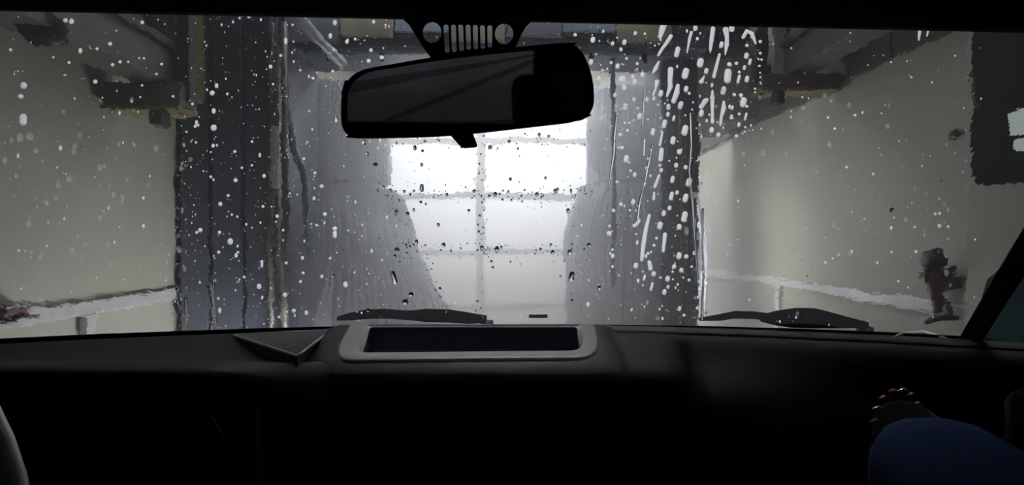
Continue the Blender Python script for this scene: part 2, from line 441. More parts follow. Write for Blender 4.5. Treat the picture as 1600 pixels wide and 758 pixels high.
# pale lamp tube running under the ceiling on the left
lt = empty('tube_lamp', (-1.02, 2.6, 2.37), 'slim pale tube lamp running away under the ceiling at the upper left', 'lamp')
MB().tube([(-1.03, 2.45, EYE+1.065), (-1.03, 3.30, EYE+1.065)], .014, 10).build('tube', M['palepipe'], lt, smooth=True)
MB().box((-1.06, 2.42, EYE+1.08), (-1.0, 3.32, EYE+1.10)).build('batten', M['white'], lt)
for y in (2.5, 3.25):
    MB().box((-1.035, y, EYE+1.10), (-1.025, y+.01, TOP)).build('drop_rod', M['dgrey'], lt)

# red hose with black nozzle, hung on the right wall
rh = empty('wash_hose', PW(1462, 500, W-.05), 'short red hose hanging from a black nozzle on the right wall', 'hose')
def wl_(px, py, off=.07): return PW(px, py, W-off)
MB().tube([wl_(1446,415,.1), wl_(1452,408,.1), wl_(1462,404,.1), wl_(1474,410,.1)], [.02,.045,.05,.03], 12).build('nozzle_head', M['black'], rh, smooth=True)
MB().tube([wl_(1448,425,.1), wl_(1453,440,.1)], [.035,.015], 10).build('trigger', M['black'], rh, smooth=True)
MB().tube([wl_(1468,420), wl_(1465,440), wl_(1460,460), wl_(1470,480), wl_(1465,492)], [.04,.036,.03,.026,.02], 12).build('hose', M['red'], rh, smooth=True)
MB().tube([wl_(1481,470), wl_(1480,488), wl_(1481,500)], [.01,.02,.035], 12).build('hose_end', M['red'], rh, smooth=True)
MB().tube([wl_(1494,418,.05), wl_(1481,436,.05)], [.012,.014], 10).build('wall_clip', M['dgrey'], rh, smooth=True)
MB().box(tuple(wl_(1478,440,.03)-Vector((.03,.05,.03))), tuple(wl_(1478,440,.0)+Vector((0,.05,.03)))).build('mount_plate', M['grey'], rh)
# small dark vent spot on right wall
sk = tag(MB().tube([PW(1492,211,W-.0), PW(1492,211,W-.05)], [.02,.012], 12).build('wall_sensor', M['dgrey'], smooth=True), 'small dark round sensor on the right wall', 'sensor')

# dark cabinet on the near pilaster, its bright reflection added as glowing panes
xc = W-.25
cab = empty('control_cabinet', (xc, 2.0, EYE+.25), 'black control cabinet with a pale glowing pane standing for a reflection on the near right pilaster', 'cabinet')
MB().box((xc, 1.62, EYE+.225), (W-.07, 2.08, EYE+.98)).build('body', M['matte'], cab, bevel=.015)
MB().box((xc-.012, 1.64, EYE+.25), (xc, 2.06, EYE+.95)).build('door', M['matte'], cab, bevel=.005)
MB().box((xc-.018, 1.72, EYE+.37), (xc-.012, 1.90, EYE+.455)).build('glint_pane', M['lit'], cab, bevel=.002)
MB().box((xc-.018, 1.76, EYE+.315), (xc-.012, 1.88, EYE+.355)).build('glint_pane', M['lit'], cab, bevel=.002)
MB().box((xc-.022, 1.70, EYE+.30), (xc-.012, 1.715, EYE+.47)).build('glint_frame', M['dgrey'], cab)
MB().tube([(xc-.03,2.02,EYE+.5),(xc-.03,2.02,EYE+.62)], .008, 8).build('handle', M['dgrey'], cab, smooth=True)
MB().tube([(xc+.08,1.8,EYE+.98),(xc+.08,1.8,3.85)], .03, 10).build('conduit', M['dgrey'], cab, smooth=True)

# small box, dark red with grey lid, on the left wall
p0 = PW(22, 505, -(W-.06))
bx = empty('valve_box', (-W, p0.y, p0.z), 'small dark red valve box with a grey lid low on the left wall', 'box')
yb0 = p0.y
MB().box((-W, yb0-.06, EYE-.285), (-W+.08, yb0+.05, EYE-.250)).build('body', M['redbox'], bx, bevel=.01)
MB().box((-W, yb0-.07, EYE-.250), (-W+.09, yb0+.06, EYE-.240)).build('lid', M['grey'], bx, bevel=.005)
MB().box((-W, yb0-.07, EYE-.292), (-W+.09, yb0+.08, EYE-.285)).build('base_plate', M['black'], bx)

# unseen low lamp added to brighten the left wall
def low_fill(x, y, sx, hl_, label):
    e = empty('low_fill_lamp', (x, y, 0), label, 'lamp', 'added fill lamps near the floor')
    MB().box((min(x, x-sx*.08), y-hl_, .12), (max(x, x-sx*.08), y+hl_, .58)).build('housing', M['frame'], e, bevel=.01)
    MB().box((min(x, x+sx*.008), y-hl_+.02, .15), (max(x, x+sx*.008), y+hl_-.02, .55)).build('diffuser', M['filllow'], e)
    for k in (-.12, .12):
        MB().box((x-sx*.06-.02, y+k-.02, 0), (x-sx*.06+.02, y+k+.02, .12)).build('foot', M['dgrey'], e)
low_fill(-1.22, 3.04, -1, .15, 'added low lamp box on the floor facing the left wall before the gantry')
# unseen ceiling lamps added to light the drops, the mist and the mirror
def lamp(x, y, wx, wy, m, label):
    e = empty('ceiling_fill_lamp', (x, y, TOP), label, 'lamp', 'added ceiling lamps of the wash bay')
    MB().box((x-wx/2-.03, y-wy/2-.03, TOP-.09), (x+wx/2+.03, y+wy/2+.03, TOP-.005)).build('housing', M['frame'], e, bevel=.01)
    MB().box((x-wx/2, y-wy/2, TOP-.10), (x+wx/2, y+wy/2, TOP-.088)).build('diffuser', m, e)
lamp(0, 1.3, 1.6, .5, M['lamp'], 'added wide ceiling lamp above the car bonnet')
lamp(0, 5.6, 2.0, .35, M['fillfar'], 'added wide ceiling lamp between gantry and far door')
lamp(0, -2.2, 1.4, .4, M['fillback'], 'added wide ceiling lamp behind the car')

# mist between the gantry and the door
b = MB().box((-1.96, 3.42, .02), (1.96, 5.5, 2.6)).build('mist', M['white'])
hm = bpy.data.materials.new('wash_mist'); hm.use_nodes = True
nt = hm.node_tree; nt.nodes.remove(nt.nodes['Principled BSDF'])
vs = nt.nodes.new('ShaderNodeVolumeScatter'); vs.inputs['Color'].default_value = (.95,.97,1,1); vs.inputs['Anisotropy'].default_value = .25
tc = nt.nodes.new('ShaderNodeTexCoord'); sp = nt.nodes.new('ShaderNodeSeparateXYZ')
nt.links.new(tc.outputs['Object'], sp.inputs[0])
mr = nt.nodes.new('ShaderNodeMapRange'); mr.interpolation_type = 'SMOOTHSTEP'
mr.inputs['From Min'].default_value = .5; mr.inputs['From Max'].default_value = 1.9
mr.inputs['To Min'].default_value = HAZE*2.0; mr.inputs['To Max'].default_value = HAZE*.75
nt.links.new(sp.outputs[2], mr.inputs[0])
# the spray hangs thickest in the middle of the bay
ab = nt.nodes.new('ShaderNodeMath'); ab.operation = 'ABSOLUTE'
nt.links.new(sp.outputs[0], ab.inputs[0])
mx_ = nt.nodes.new('ShaderNodeMapRange'); mx_.interpolation_type = 'SMOOTHSTEP'
mx_.inputs['From Min'].default_value = .9; mx_.inputs['From Max'].default_value = 1.9
mx_.inputs['To Min'].default_value = 1.0; mx_.inputs['To Max'].default_value = .2
nt.links.new(ab.outputs[0], mx_.inputs[0])
mm_ = nt.nodes.new('ShaderNodeMath'); mm_.operation = 'MULTIPLY'
nt.links.new(mr.outputs[0], mm_.inputs[0]); nt.links.new(mx_.outputs[0], mm_.inputs[1])
nt.links.new(mm_.outputs[0], vs.inputs['Density']); nt.links.new(vs.outputs[0], nt.nodes['Material Output'].inputs['Volume'])
b.data.materials[0] = hm
tag(b, 'pale spray mist hanging between the gantry and the far door', 'mist', kind='stuff')

# ================================================================== CAR
C0 = -.06      # car centre line
def yb(x): return 1.03 - .27*(x-C0)**2
ZB = EYE - .155
def gl_y(x, z): return yb(x) - (z-ZB)*1.23
def G(px, py, off=0.0):
    a = (px-CX)/F; b_ = (CY-py)/F
    # y = 1.03-.27(a y - C0)^2 - (b y + .155)*1.23
    A = .27*a*a; B = 1 + b_*1.23 - 2*.27*a*C0; Cc = -(1.03 - .27*C0*C0 - .155*1.23)
    y = -Cc/B if A < 1e-7 else (-B + math.sqrt(B*B - 4*A*Cc))/(2*A)
    x = a*y; z = EYE + b_*y
    p = Vector((x, y, z))
    if off: p += NG(p)*off
    return p
def NG(p):
    return Vector((.54*(p.x-C0), 1, 1.23)).normalized()

# ---- windscreen
def side_x(z):   # half width (from centre line) narrows a little upward
    return .772 - (z-ZB)*.20
ws = empty('windscreen', (C0, yb(C0), ZB), 'raked car windscreen, wet and covered in white foam drops', 'windscreen')
NX, NZ = 40, 16
def sheet(off, name, m):
    b = MB(); rows = []
    for j in range(NZ+1):
        z = ZB-.02 + (.44)*j/NZ
        r = []
        for i in range(NX+1):
            x = C0 + side_x(z)*(2*i/NX-1)
            p = Vector((x, gl_y(x, z), z)); r.append(p + NG(p)*off)
        rows.append(r)
    return rows
ri, ro = sheet(0, '', None), sheet(.005, '', None)
mb = MB().loft(ri, closed=False); nin = len(mb.f)
mb.loft(ro, closed=False); nout = len(mb.f)
# rim closing the slab
def loopidx(r): return r[0][:] + [q[-1] for q in r[1:]] + r[-1][-2::-1] + [q[0] for q in r[-2:0:-1]]
a_, b2 = loopidx(ri), loopidx(ro)
mb.loft([a_, b2], closed=True)
gp = mb.build('pane', M['screen_in'], ws, smooth=False, fix=False)
bm = bmesh.new(); bm.from_mesh(gp.data)
bm.normal_update()
for f_ in bm.faces:      # inner sheet faces the cabin, outer sheet the weather, rim outwards
    c = f_.calc_center_median(); n_ = NG(c); dd = f_.normal.dot(n_)
    if abs(dd) < .5: continue
    outer_ = (c.y - gl_y(c.x, c.z)) > .003
    if (dd > 0) != outer_: f_.normal_flip()
    f_.smooth = True
bm.to_mesh(gp.data); bm.free()
gp.data.materials.append(M['screen_out'])
for p in gp.data.polygons:
    c = p.center
    if (c.y - gl_y(c.x, c.z)) > .003: p.material_index = 1
    else: p.material_index = 0
    if abs(p.normal.dot(NG(c))) < .5: p.use_smooth = False

# ---- black ceramic mask behind the mirror with cut-outs
def mask_mesh():
    outl = [(600,-6),(628,27),(640,38),(650,54),(662,74),(676,92),(800,90),(806,72),(814,54),(822,40),(832,31),(856,-6)]
    holes = [[(675.5+14.6*math.cos(t), 49.5+16.3*math.sin(t)) for t in [2*math.pi*k/24 for k in range(24)]],
             [(787.7+14.4*math.cos(t), 51.8+16.2*math.sin(t)) for t in [2*math.pi*k/24 for k in range(24)]]]
    slots = [(697,699,37,82),(708.7,710,37,81),(720,721.5,37,79.5),(731.5,732.5,37,77.5),(742.8,743.5,37.5,76.5),(754,754.5,38,75.5),(765.5,765.5,38,74)]
    for x0, x1, t0, t1 in slots:
        r = 3.9; h = []
        for k in range(9):
            t = math.pi + math.pi*k/8
            h.append((x0 + r*math.cos(t), t0 + r + r*math.sin(t)))
        for k in range(9):
            t = math.pi*k/8
            h.append((x1 + r*.9*math.cos(t), t1 - r + r*.8*math.sin(t)))
        holes.append(h)
    bm = bmesh.new(); edges = []
    for poly in [outl] + holes:
        vs_ = [bm.verts.new((x, y, 0)) for x, y in poly]
        for i in range(len(vs_)): edges.append(bm.edges.new((vs_[i], vs_[(i+1) % len(vs_)])))
    bmesh.ops.triangle_fill(bm, use_beauty=True, use_dissolve=False, edges=edges)
    for v in bm.verts: v.co = G(v.co.x, v.co.y, -.0012)
    me = bpy.data.meshes.new('mirror_mask'); bm.to_mesh(me); bm.free()
    o = bpy.data.objects.new('mirror_mask', me); col.objects.link(o); me.materials.append(M['frit'])
    md = o.modifiers.new('solid', 'SOLIDIFY'); md.thickness = .0006
    o.parent = ws; o.matrix_parent_inverse = Matrix.Translation(ws.location).inverted()
    tag(o, 'black printed mask with two round and seven slot openings')
mask_mesh()
# black border along the top and sides of the glass
def band(pts_a, pts_b, name, m, parent, off=-.0012, th=.0008):
    b = MB(); ra = [G(*p, off) for p in pts_a]; rb = [G(*p, off) for p in pts_b]
    b.loft([ra, rb], closed=False)
    o = b.build(name, m, parent, fix=False)
    md = o.modifiers.new('solid', 'SOLIDIFY'); md.thickness = th
    return o
# bottom border, hugging the cowl line
bot = [(-60,532),(0,528),(150,521),(290,516),(400,512),(520,509),(700,506.5),(960,506.5),(1100,508.5),(1250,512.5),(1400,518.5),(1520,525)]
band(bot, [(x, y+26) for x, y in bot], 'lower_border', M['frit'], ws)

# ---- foam and water drops on the outer face
def drop_mesh(path, parent, name, m, mb=None, h=.45, solid=True):
    """path: [(px,py,r)] in picture units turned into a dome on the glass"""
    if len(path) == 1: path = path*2
    # stations with rounded ends
    st = []
    P0, P1 = path[0], path[-1]
    def d2(a, b):
        v = Vector((b[0]-a[0], b[1]-a[1])); l = v.length
        return v/l if l > 1e-6 else Vector((0,1))
    dA, dB = d2(P0, path[1]), d2(path[-2], P1)
    for k in (1.0, .8, .42): st.append((P0[0]-dA.x*P0[2]*k, P0[1]-dA.y*P0[2]*k, P0[2]*math.sqrt(max(0,1-k*k))+.02, dA))
    for i, q in enumerate(path):
        dd = d2(path[max(0,i-1)], path[min(len(path)-1,i+1)]); st.append((*q, dd))
    for k in (.42, .8, 1.0): st.append((P1[0]+dB.x*P1[2]*k, P1[1]+dB.y*P1[2]*k, P1[2]*math.sqrt(max(0,1-k*k))+.02, dB))
    rings = []
    for (x, y, r, dd) in st:
        n = Vector((-dd.y, dd.x)); ring = []
        for c, hh in ((-1,0),(-.72,.68),(0,1),(.72,.68),(1,0)):
            q = G(x+n.x*r*c, y+n.y*r*c)
            ring.append(q + NG(q)*(.0052 + hh*h*r*q.y/F))
        rings.append(ring)
    if mb is not None:
        mb.loft(rings, closed=solid, cap=solid); return
    b = MB().loft(rings, closed=solid, cap=solid)
    return b.build(name, m, parent, smooth=True)

def E(cx, cy, w_, h_, tilt=0):
    """ellipse-like drop as a short path"""
    if h_ >= w_:
        d = (h_-w_); dx = d*math.sin(tilt); dy = d*math.cos(tilt)
        return [(cx+dx, cy-dy, w_), (cx-dx, cy+dy, w_)] if d > .3 else [(cx, cy, w_)]
    d = (w_-h_); return [(cx-d, cy-d*.4, h_), (cx+d, cy+d*.4, h_)]
drops = []
def region(ox, oy, sc, items, kind='f'):
    for it in items:
        if isinstance(it, list):
            drops.append(([(ox+x/sc, oy+y/sc, r/sc) for x, y, r in it], kind))
        else:
            cx, cy, w_ = it[:3]; h_ = it[3] if len(it) > 3 else w_
            tl = it[4] if len(it) > 4 else (.25 if ox >= 800 else 0)
            drops.append(([(x, y, r) for x, y, r in E(ox+cx/sc, oy+cy/sc, w_/sc, h_/sc, tl)], kind))
region(940, 20, 5.055, [(32,95,20,28),(122,78,20,18),(14,162,9,14),(268,177,13,17),(344,181,11),
 [(500,95,25),(480,150,24),(465,210,14)],[(550,200,16),(515,255,14),(480,300,12),(450,350,10)],(600,325,19,45),
 [(650,95,12),(645,140,17),(640,185,14)],(745,120,17,38,.05),[(712,170,12),(697,225,12),(678,330,5)],(760,220,12,15),
 [(885,140,18),(875,210,18),(863,300,12),(862,330,4)],[(985,150,24),(995,215,16),(992,270,18),(980,345,5)],(950,268,15,28),
 (88,258,14,18),(182,248,16,24),(155,305,13,17),(125,213,8),(199,377,11,13),(77,410,12,14),(128,437,17,23),(284,417,12,14),
 [(455,400,7),(430,455,18),(405,490,8)],[(548,465,23),(543,545,18),(545,600,20),(518,675,8)],(665,495,25,47),(783,410,25,40),(830,475,16,25),
 [(935,345,11),(915,420,13),(890,520,14)],[(815,515,5),(790,560,18)],(1000,515,28,60,.1),(165,540,29,32),(325,503,17,23),(247,519,14,16),
 (262,559,18,24),(182,607,18,22),[(440,560,18),(430,610,8),(410,665,8)],[(605,590,15),(595,650,22),(570,715,18)],(470,652,17,28),(415,692,12,18),
 (360,700,13,22),(670,617,17,26),(695,652,11,13),(875,587,10,18),[(880,630,6),(878,690,20)],(963,632,17,33),(108,665,15,20),(257,700,15,19),
 [(820,710,18),(790,750,12)],(600,430,5),(188,90,13,20),(414,82,12,10),(190,745,18,14),(530,750,16),(630,740,16,28),(282,461,9),(60,608,7)])
region(800, 0, 2.5275, [(144,92,7),(370,97,10,14),(320,165,9,13),(250,145,7),(313,252,8,12),(345,318,8,10),(870,115,11,20,0),
 [(915,155,7),(930,130,9),(950,140,9),(965,180,4)],(930,187,7),(983,172,7),(928,228,9,13),(983,218,6),(942,252,6,14),(860,262,9),(888,258,7),
 (920,275,6,10),(988,243,5),(980,268,5),(900,293,6),(897,320,6,18),(930,320,8,14),(982,295,4),(983,313,4),
 (837,365,10,17),(916,412,12,21),(906,384,8),(880,382,7),(930,428,6),(962,358,5),(962,372,4),[(770,402,8),(748,430,9)],(749,455,9,15),
 [(838,410,5),(838,435,10),(828,470,6),(825,500,5)],[(793,370,5),(793,400,8),(793,460,6),(793,490,7)],(872,433,5,9),(868,470,6,10),(899,458,6),
 (925,468,5,16),(898,500,6,10),(888,545,7),(817,540,8,10),(790,521,9,12),(923,510,5),(922,528,4),(448,430,8,13),(483,400,7,9),(408,383,7,8),
 (534,400,7,10),(561,398,6,9),(497,435,5),(505,467,10,14),(538,479,4),(446,493,5),(464,494,5),(457,523,6,7),(428,540,8),(435,591,8),(422,590,5),
 (452,635,10,16),(485,697,7,10),(557,528,8,15),(603,497,9,18),[(595,530,4),(585,580,5)],(590,618,9,28,.1),(585,660,6),(619,432,8,11),(617,459,7,10),
 (666,424,9,16),(686,463,4),(640,475,5,12),(684,523,12,22),(637,562,10,17),(662,607,10,11),(649,660,8,10),(635,716,8,15),(700,727,11,18),
 (687,668,8,9),(590,680,7,9),[(582,700,5),(565,745,6)],(622,643,4),(540,635,6),(533,672,6,8),(550,600,5),(525,735,4,9),(742,708,5,8),
 [(525,560,3),(522,620,3)],(713,440,4),(717,412,4)])
region(800, 280, 2.5275, [(630,74,8,18),(623,121,8,10),(686,82,10,18),(653,60,7,9),(600,142,8,12),(682,155,11,22),(585,190,10,16),
 (661,195,10,12),[(562,60,4),(560,85,6)],[(543,150,6),(530,200,8),(520,260,9),(513,325,7)],[(605,225,8),(598,290,6)],(571,240,6),(562,268,6),(538,300,6),
 [(543,335,8),(548,360,9)],(560,380,9,11),(489,348,9,12),(479,97,8,12),(431,106,8),(402,131,8,7),(484,190,8),[(502,170,7),(492,185,6)],(495,257,5,9),
 (384,221,11,9),(467,130,5),(660,309,10,15),(689,312,9),(721,298,6,9),(641,351,8,9),(669,366,8,10),(615,400,9,12),(602,452,8,12),(587,395,5),
 (635,372,5),(636,402,4),(700,405,6),(710,352,5),(740,412,6),(737,472,6,7),(741,430,4),(662,517,7,10),(680,543,6),(655,422,5),(677,395,4),
 (617,432,6,8),(552,430,5,18),(523,395,5,12),(517,425,4),(398,310,7,10),(397,285,6),(415,18,6)])
region(0, 0, 2.5275, [(88,345,14,13),(77,388,11,9),(87,480,14,24),(253,88,9),(277,92,10,11),(312,208,8,11),(372,330,9,9),
 (430,181,8),(378,200,6),(470,252,7),(440,263,7),(502,252,5),(557,96,7,8),(557,345,5),(634,261,6),(852,346,7,10),(835,375,10,10),(841,446,8,11),
 (841,512,12,13),(839,583,7,8),(768,506,6,7),(780,502,5),(771,570,5),(925,606,6),(830,706,6),(928,719,8),(757,418,6),(943,79,5),(830,608,4),(993,567,5),
 (953,670,5),(993,660,5),(36,204,7,6),(205,234,5),(268,255,6),(614,300,5),(680,388,5),(564,238,5)])
region(0, 280, 2.5275, [(789,208,9,9),(775,217,6),(908,253,11,13),(865,217,7),(862,295,7),(868,105,8,9),(899,72,6),(914,147,5),(938,295,6,5),(963,393,6),(847,407,6)])
region(400, 280, 2.5275, [(258,35,8),(271,145,8),(310,202,9),(310,225,8,15),(353,422,9,12),(82,153,7),(26,115,6),(228,83,6,8),(113,463,9),(11,430,9,11),
 (148,525,8),(198,533,7,9),(90,550,6),(291,319,5),(388,375,4),(456,290,5,8),(118,337,6),(22,340,5,15),(182,317,6,8),(185,377,6),(237,188,5),(106,208,5)])
region(400, 0, 2.5275, [(86,70,6,10),(124,63,8,9),(289,70,10,13),(309,97,8,11),(142,106,5),(115,170,6,13),(95,227,6),(357,172,7,9),(390,162,6),(452,206,7,8),
 (443,248,8,9),(495,234,9,8),(301,289,6),(223,317,6),(172,285,5),(187,634,6),(30,702,7,8),(231,690,6),(258,742,7),(13,620,5,9),(65,340,5),(510,107,5)])
nfoam = len(drops)
region(400, 280, 2.5275, [(654,42,8,16),(650,97,6),(622,128,5,8),(719,187,6,8),(826,205,5),(598,143,8,8),(726,437,6),(935,355,6),(665,343,5),(642,342,5),(774,453,5),
 (935,375,5),(556,285,10),(590,490,12),(612,460,10),(443,523,8),(545,395,9,28,-.3),(118,550,6),(840,130,6),(780,300,4),(905,240,5),(960,262,5)], 'w')
region(400, 0, 2.5275, [(657,603,6),(653,658,6,8),(606,647,5),(924,590,8,9),(425,570,9,12),(438,615,7,9),(470,657,10)], 'w')
region(0, 0, 2.5275, [(75,550,14,18),(113,547,16,14),(139,603,11),(292,583,11),(523,576,8),(270,712,14),(228,738,12),(15,640,10,14),(60,700,10)], 'w')
region(0, 280, 2.5275, [(705,285,10,14,-.3),(728,360,7,12),(718,130,5,12),(182,100,9,12,-.5),(218,80,9),(155,315,9),(370,500,10,7),(437,482,7)], 'w')
region(800, 280, 2.5275, [(722,70,14,12),(228,295,9,12),(235,390,10,20),(345,435,7,9),(575,553,9),(535,490,6,10),(720,180,9,24,0),(735,230,6,18,0),(690,210,9,16,0)], 'w')
region(1200, 0, 2.5275, [[(605,120,8),(600,165,4)],[(640,120,5),(632,150,3)],(240,472,5,6),(347,463,6),(266,516,6,5),(313,668,6,5),(418,695,5),(490,253,4),(95,198,4),(744,228,4)])
region(1200, 280, 2.5275, [(663,145,6),(680,192,8,7),(715,195,6,5),(582,197,5),(228,336,6),(257,320,5),(280,306,5),(587,293,7,6),(517,410,5),(556,434,4),(490,295,5),(489,200,5,8)])
drops = [(p, k) for p, k in drops if p[0][1] > 26 + .012*p[0][0]]
drops.sort(key=lambda t: -max(r for _, _, r in t[0]) * (1+len(t[0])))
stuffF, stuffW, stuffM = MB(), MB(), MB()
for i, (p, k) in enumerate(drops):
    if i < 298:
        o = drop_mesh(p, ws, 'foam_drop' if k == 'f' else ('water_drop' if 560 < p[0][0] < 960 else 'soap_drop'), M['foam'] if k == 'f' else (M['water'] if 560 < p[0][0] < 960 else M['milky']), h=.45 if k == 'f' else (.11 if 600 < p[0][0] < 900 else .05), solid=k != 'f')
    else:
        drop_mesh(p, None, '', None, mb=stuffF if k == 'f' else stuffM, h=.45 if k == 'f' else .10, solid=k != 'f')
# the spatter too fine to count
def simple(mb, px, py, rx, ry, h=.5):
    n = 7; base = []; 
    for k in range(n):
        t = 2*math.pi*k/n; q = G(px+rx*math.cos(t), py+ry*math.sin(t)); base.append(q + NG(q)*.0052)
    c = G(px, py); top = c + NG(c)*(.0052 + h*rx*c.y/F)
    mid = [(q*.55 + top*.45) + NG(c)*(.25*h*rx*c.y/F) for q in base]
    mb.add(base + mid + [top], [(k, (k+1)%n, n+(k+1)%n, n+k) for k in range(n)] + [(n+k, n+(k+1)%n, 2*n) for k in range(n)] + ([tuple(range(n))[::-1]] if mb is stuffW else []))
def dens(x, y):
    d = .18
    if 270 < x < 610: d = .75
    if 900 < x < 1110: d = .95
    if 1110 <= x < 1190 and y < 220: d = .9
    if 610 <= x <= 900: d = .10
    if x > 1190: d = .16
    return d
cnt = 0
while cnt < 1500:
    x = random.uniform(0, 1540); y = random.uniform(18, 515)
    if random.random() > dens(x, y): continue
    r = min(3.2, .45 + random.expovariate(2.1))
    simple(stuffF, x, y, r*random.uniform(.75,1.05), r*random.uniform(.95,1.5)); cnt += 1
cnt = 0
while cnt < 560:
    # clear beads: along the door bars, brush edges and column edges
    zone = random.random()
    if zone < .5:   x = random.uniform(588, 925); y = random.choice((221, 306, 306, 393)) + random.gauss(0, 9)
    elif zone < .6: x = 751 + random.gauss(0, 6); y = random.uniform(225, 500)
    elif zone < .68: t = random.random(); x = 600+100*t+random.gauss(0,5); y = 290+200*t
    elif zone < .80: x = 283 + random.gauss(0, 5); y = random.uniform(170, 515)
    elif zone < .88: x = 1092 + random.gauss(0, 8); y = random.uniform(200, 515)
    elif zone < .93: x = 897 + random.gauss(0, 7); y = random.uniform(290, 500)
    else: x = random.uniform(300, 1500); y = random.uniform(60, 510)
    r = min(3.6, .7 + random.expovariate(1.8))
    simple(stuffW if 560 < x < 960 or random.random() < .3 else stuffM, x, y, r, r*random.uniform(.9, 1.5), random.choice((.04,.05,.06,.12))); cnt += 1
tag(stuffF.build('foam_spatter', M['foam'], ws, smooth=True), kind='stuff')
for _ in range(260):
    x = random.choice((random.uniform(0, 280), random.uniform(1110, 1520))); y = random.uniform(150, 505); r = .8 + random.expovariate(.8)
    r = min(r, 5); simple(stuffM, x, y, r*.85, r*1.2, .1)
tag(stuffM.build('soap_beads', M['milky'], ws, smooth=True), kind='stuff')
tag(stuffW.build('water_beads', M['water'], ws, smooth=True), kind='stuff')
# trickles of runny foam
def trickle(pts, r0):
    b = MB()
    drop_mesh([(x+random.uniform(-1,1), y, r0*random.uniform(.5,1.2)) for x, y in pts], None, '', None, mb=b, h=.35)
    return b
for pts, r0 in (([(963,185),(960,215),(958,245),(954,275),(951,300)], 2.2), ([(1020,230),(1012,262),(1008,285),(1000,320),(996,350)],2.2),
                ([(1008,140),(1006,170),(1004,200)],1.5), ([(1078,180),(1080,230),(1078,270),(1083,320),(1086,380),(1090,440)],2.6),
                ([(1098,330),(1097,380),(1099,430),(1096,500)],2.2), ([(335,440),(331,462),(335,485),(338,510)],3.0), ([(290,470),(292,500),(290,516)],2.4)):
    trickle(pts, r0).build('trickle', M['water'], ws, smooth=True)

# ---- headliner and roof of the car
hl = MB()
edge = []
for i in range(33):
    px = -120 + i*(1840/32)
    py = 14 + (px/1600)*34 + 0*px
    # slight arch: straight in the picture like the photograph's header
    edge.append((px, py))
r0 = [G(px, py, -.004) for px, py in edge]
rings = []
for k, (dy, dz) in enumerate(((0,.03),(0,0),(-.012,-.002),(-.06,.012),(-.2,.03),(-.5,.05),(-1.2,.06),(-2.0,.02))):
    rings.append([p + Vector((0, dy, dz)) for p in r0])
hl.loft(rings, closed=False)
o = hl.build('headliner', M['head'], smooth=True); tag(o, kind='structure')
md = o.modifiers.new('solid', 'SOLIDIFY'); md.thickness = .02; md.offset = 1
# opaque roof skin above
zr = EYE + .34
s(MB().box((C0-.80, -1.75, zr), (C0+.80, .50, zr+.03)), 'roof_skin', M['paint'], bevel=.01)
# front header strip under the roof skin, outside the glass
hd = MB(); ra = [G(px, py-14, .012) for px, py in edge]
hd.loft([[p + Vector((0,-.04,.06)) for p in ra], ra, [p + Vector((0,-.25,.12)) for p in ra]], closed=False)
o = s(hd, 'roof_header', M['paint']); md = o.modifiers.new('solid', 'SOLIDIFY'); md.thickness = .01

# ---- pillars
def pillar(pts_in, pts_out, name):
    b = MB(); rings = []
    for (pi, po) in zip(pts_in, pts_out):
        a = G(*pi, -.003); c = G(*po, -.003)
        bk = Vector((0, -.03, -.004))
        rings.append([a, a*.6 + c*.4 + bk, c + bk*.7, c + Vector((.008 if c.x > 0 else -.008, .02, 0))])
    b.loft(rings, closed=True, cap=True)
    return tag(b.build(name, M['head'], smooth=False, bevel=.004), kind='structure')
pillar([(1494,532),(1500,518),(1550,430),(1600,345),(1720,140),(1790,20)], [(1510,540),(1518,524),(1545,478),(1577,428),(1720,215),(1826,40)], 'pillar_right')
pillar([(-136,540),(-134,530),(-170,430),(-210,345),(-330,140),(-400,20)], [(-165,545),(-172,530),(-205,460),(-240,400),(-360,190),(-450,40)], 'pillar_left')

# ---- doors (panels below the windows), side glass, rear of the cabin
def side(sx):
    x = C0 + sx*.84
    xa, xb = sorted((x, x+sx*.05))
    e = empty('car_door_panel', (x, 0, EYE-.9), ('black door panel with tinted window on the right side of the car' if sx > 0 else 'black door panel with tinted window on the driver side of the car'), 'car door')
    MB().box((xa, -1.7, EYE-.95), (xb, .95, EYE-.165)).build('panel', M['black'], e, bevel=.01)
    xs = sorted((x-sx*.035, x))
    MB().box((xs[0], -.6, EYE-.40), (xs[1], .55, EYE-.34)).build('armrest', M['dash_soft'], e, bevel=.012)
    xg = sorted((x+sx*.015, x+sx*.021))
    MB().prism([(xg[0],-1.62,EYE-.165),(xg[0],.95,EYE-.165),(xg[0],.91,EYE-.06),(xg[0],.86,EYE-.02),(xg[0],.50,EYE+.16),(xg[0],.30,EYE+.33),(xg[0],-1.62,EYE+.33)], (xg[1]-xg[0],0,0)).build('side_glass', M['tint'], e)
    for ya, yb_ in ((-.32,-.2),(-1.72,-1.6)):
        MB().box((xa, ya, EYE-.165), (xb-.0, yb_, EYE+.335)).build('window_post', M['head'], e)
    MB().tube([(x-sx*.02,.30,EYE-.26),(x-sx*.03,.36,EYE-.26),(x-sx*.02,.42,EYE-.26)], .008, 8).build('door_handle', M['chrome'], e, smooth=True)
side(1); side(-1)
s(MB().box((C0-.86, -1.8, EYE-.95), (C0+.86, -1.72, EYE-.12)).box((C0-.86, -1.8, EYE+.26), (C0+.86, -1.72, zr)).box((C0-.86,-1.8,EYE-.12),(C0-.62,-1.72,EYE+.26)).box((C0+.62,-1.8,EYE-.12),(C0+.86,-1.72,EYE+.26)), 'tailgate', M['head'])
s(MB().box((C0-.62, -1.765, EYE-.12), (C0+.62, -1.76, EYE+.26)), 'rear_window', M['tint_rear'])
s(MB().box((C0-.86, -1.8, EYE-1.0), (C0+.86, 1.15, EYE-.95)), 'cabin_floor', M['head'])
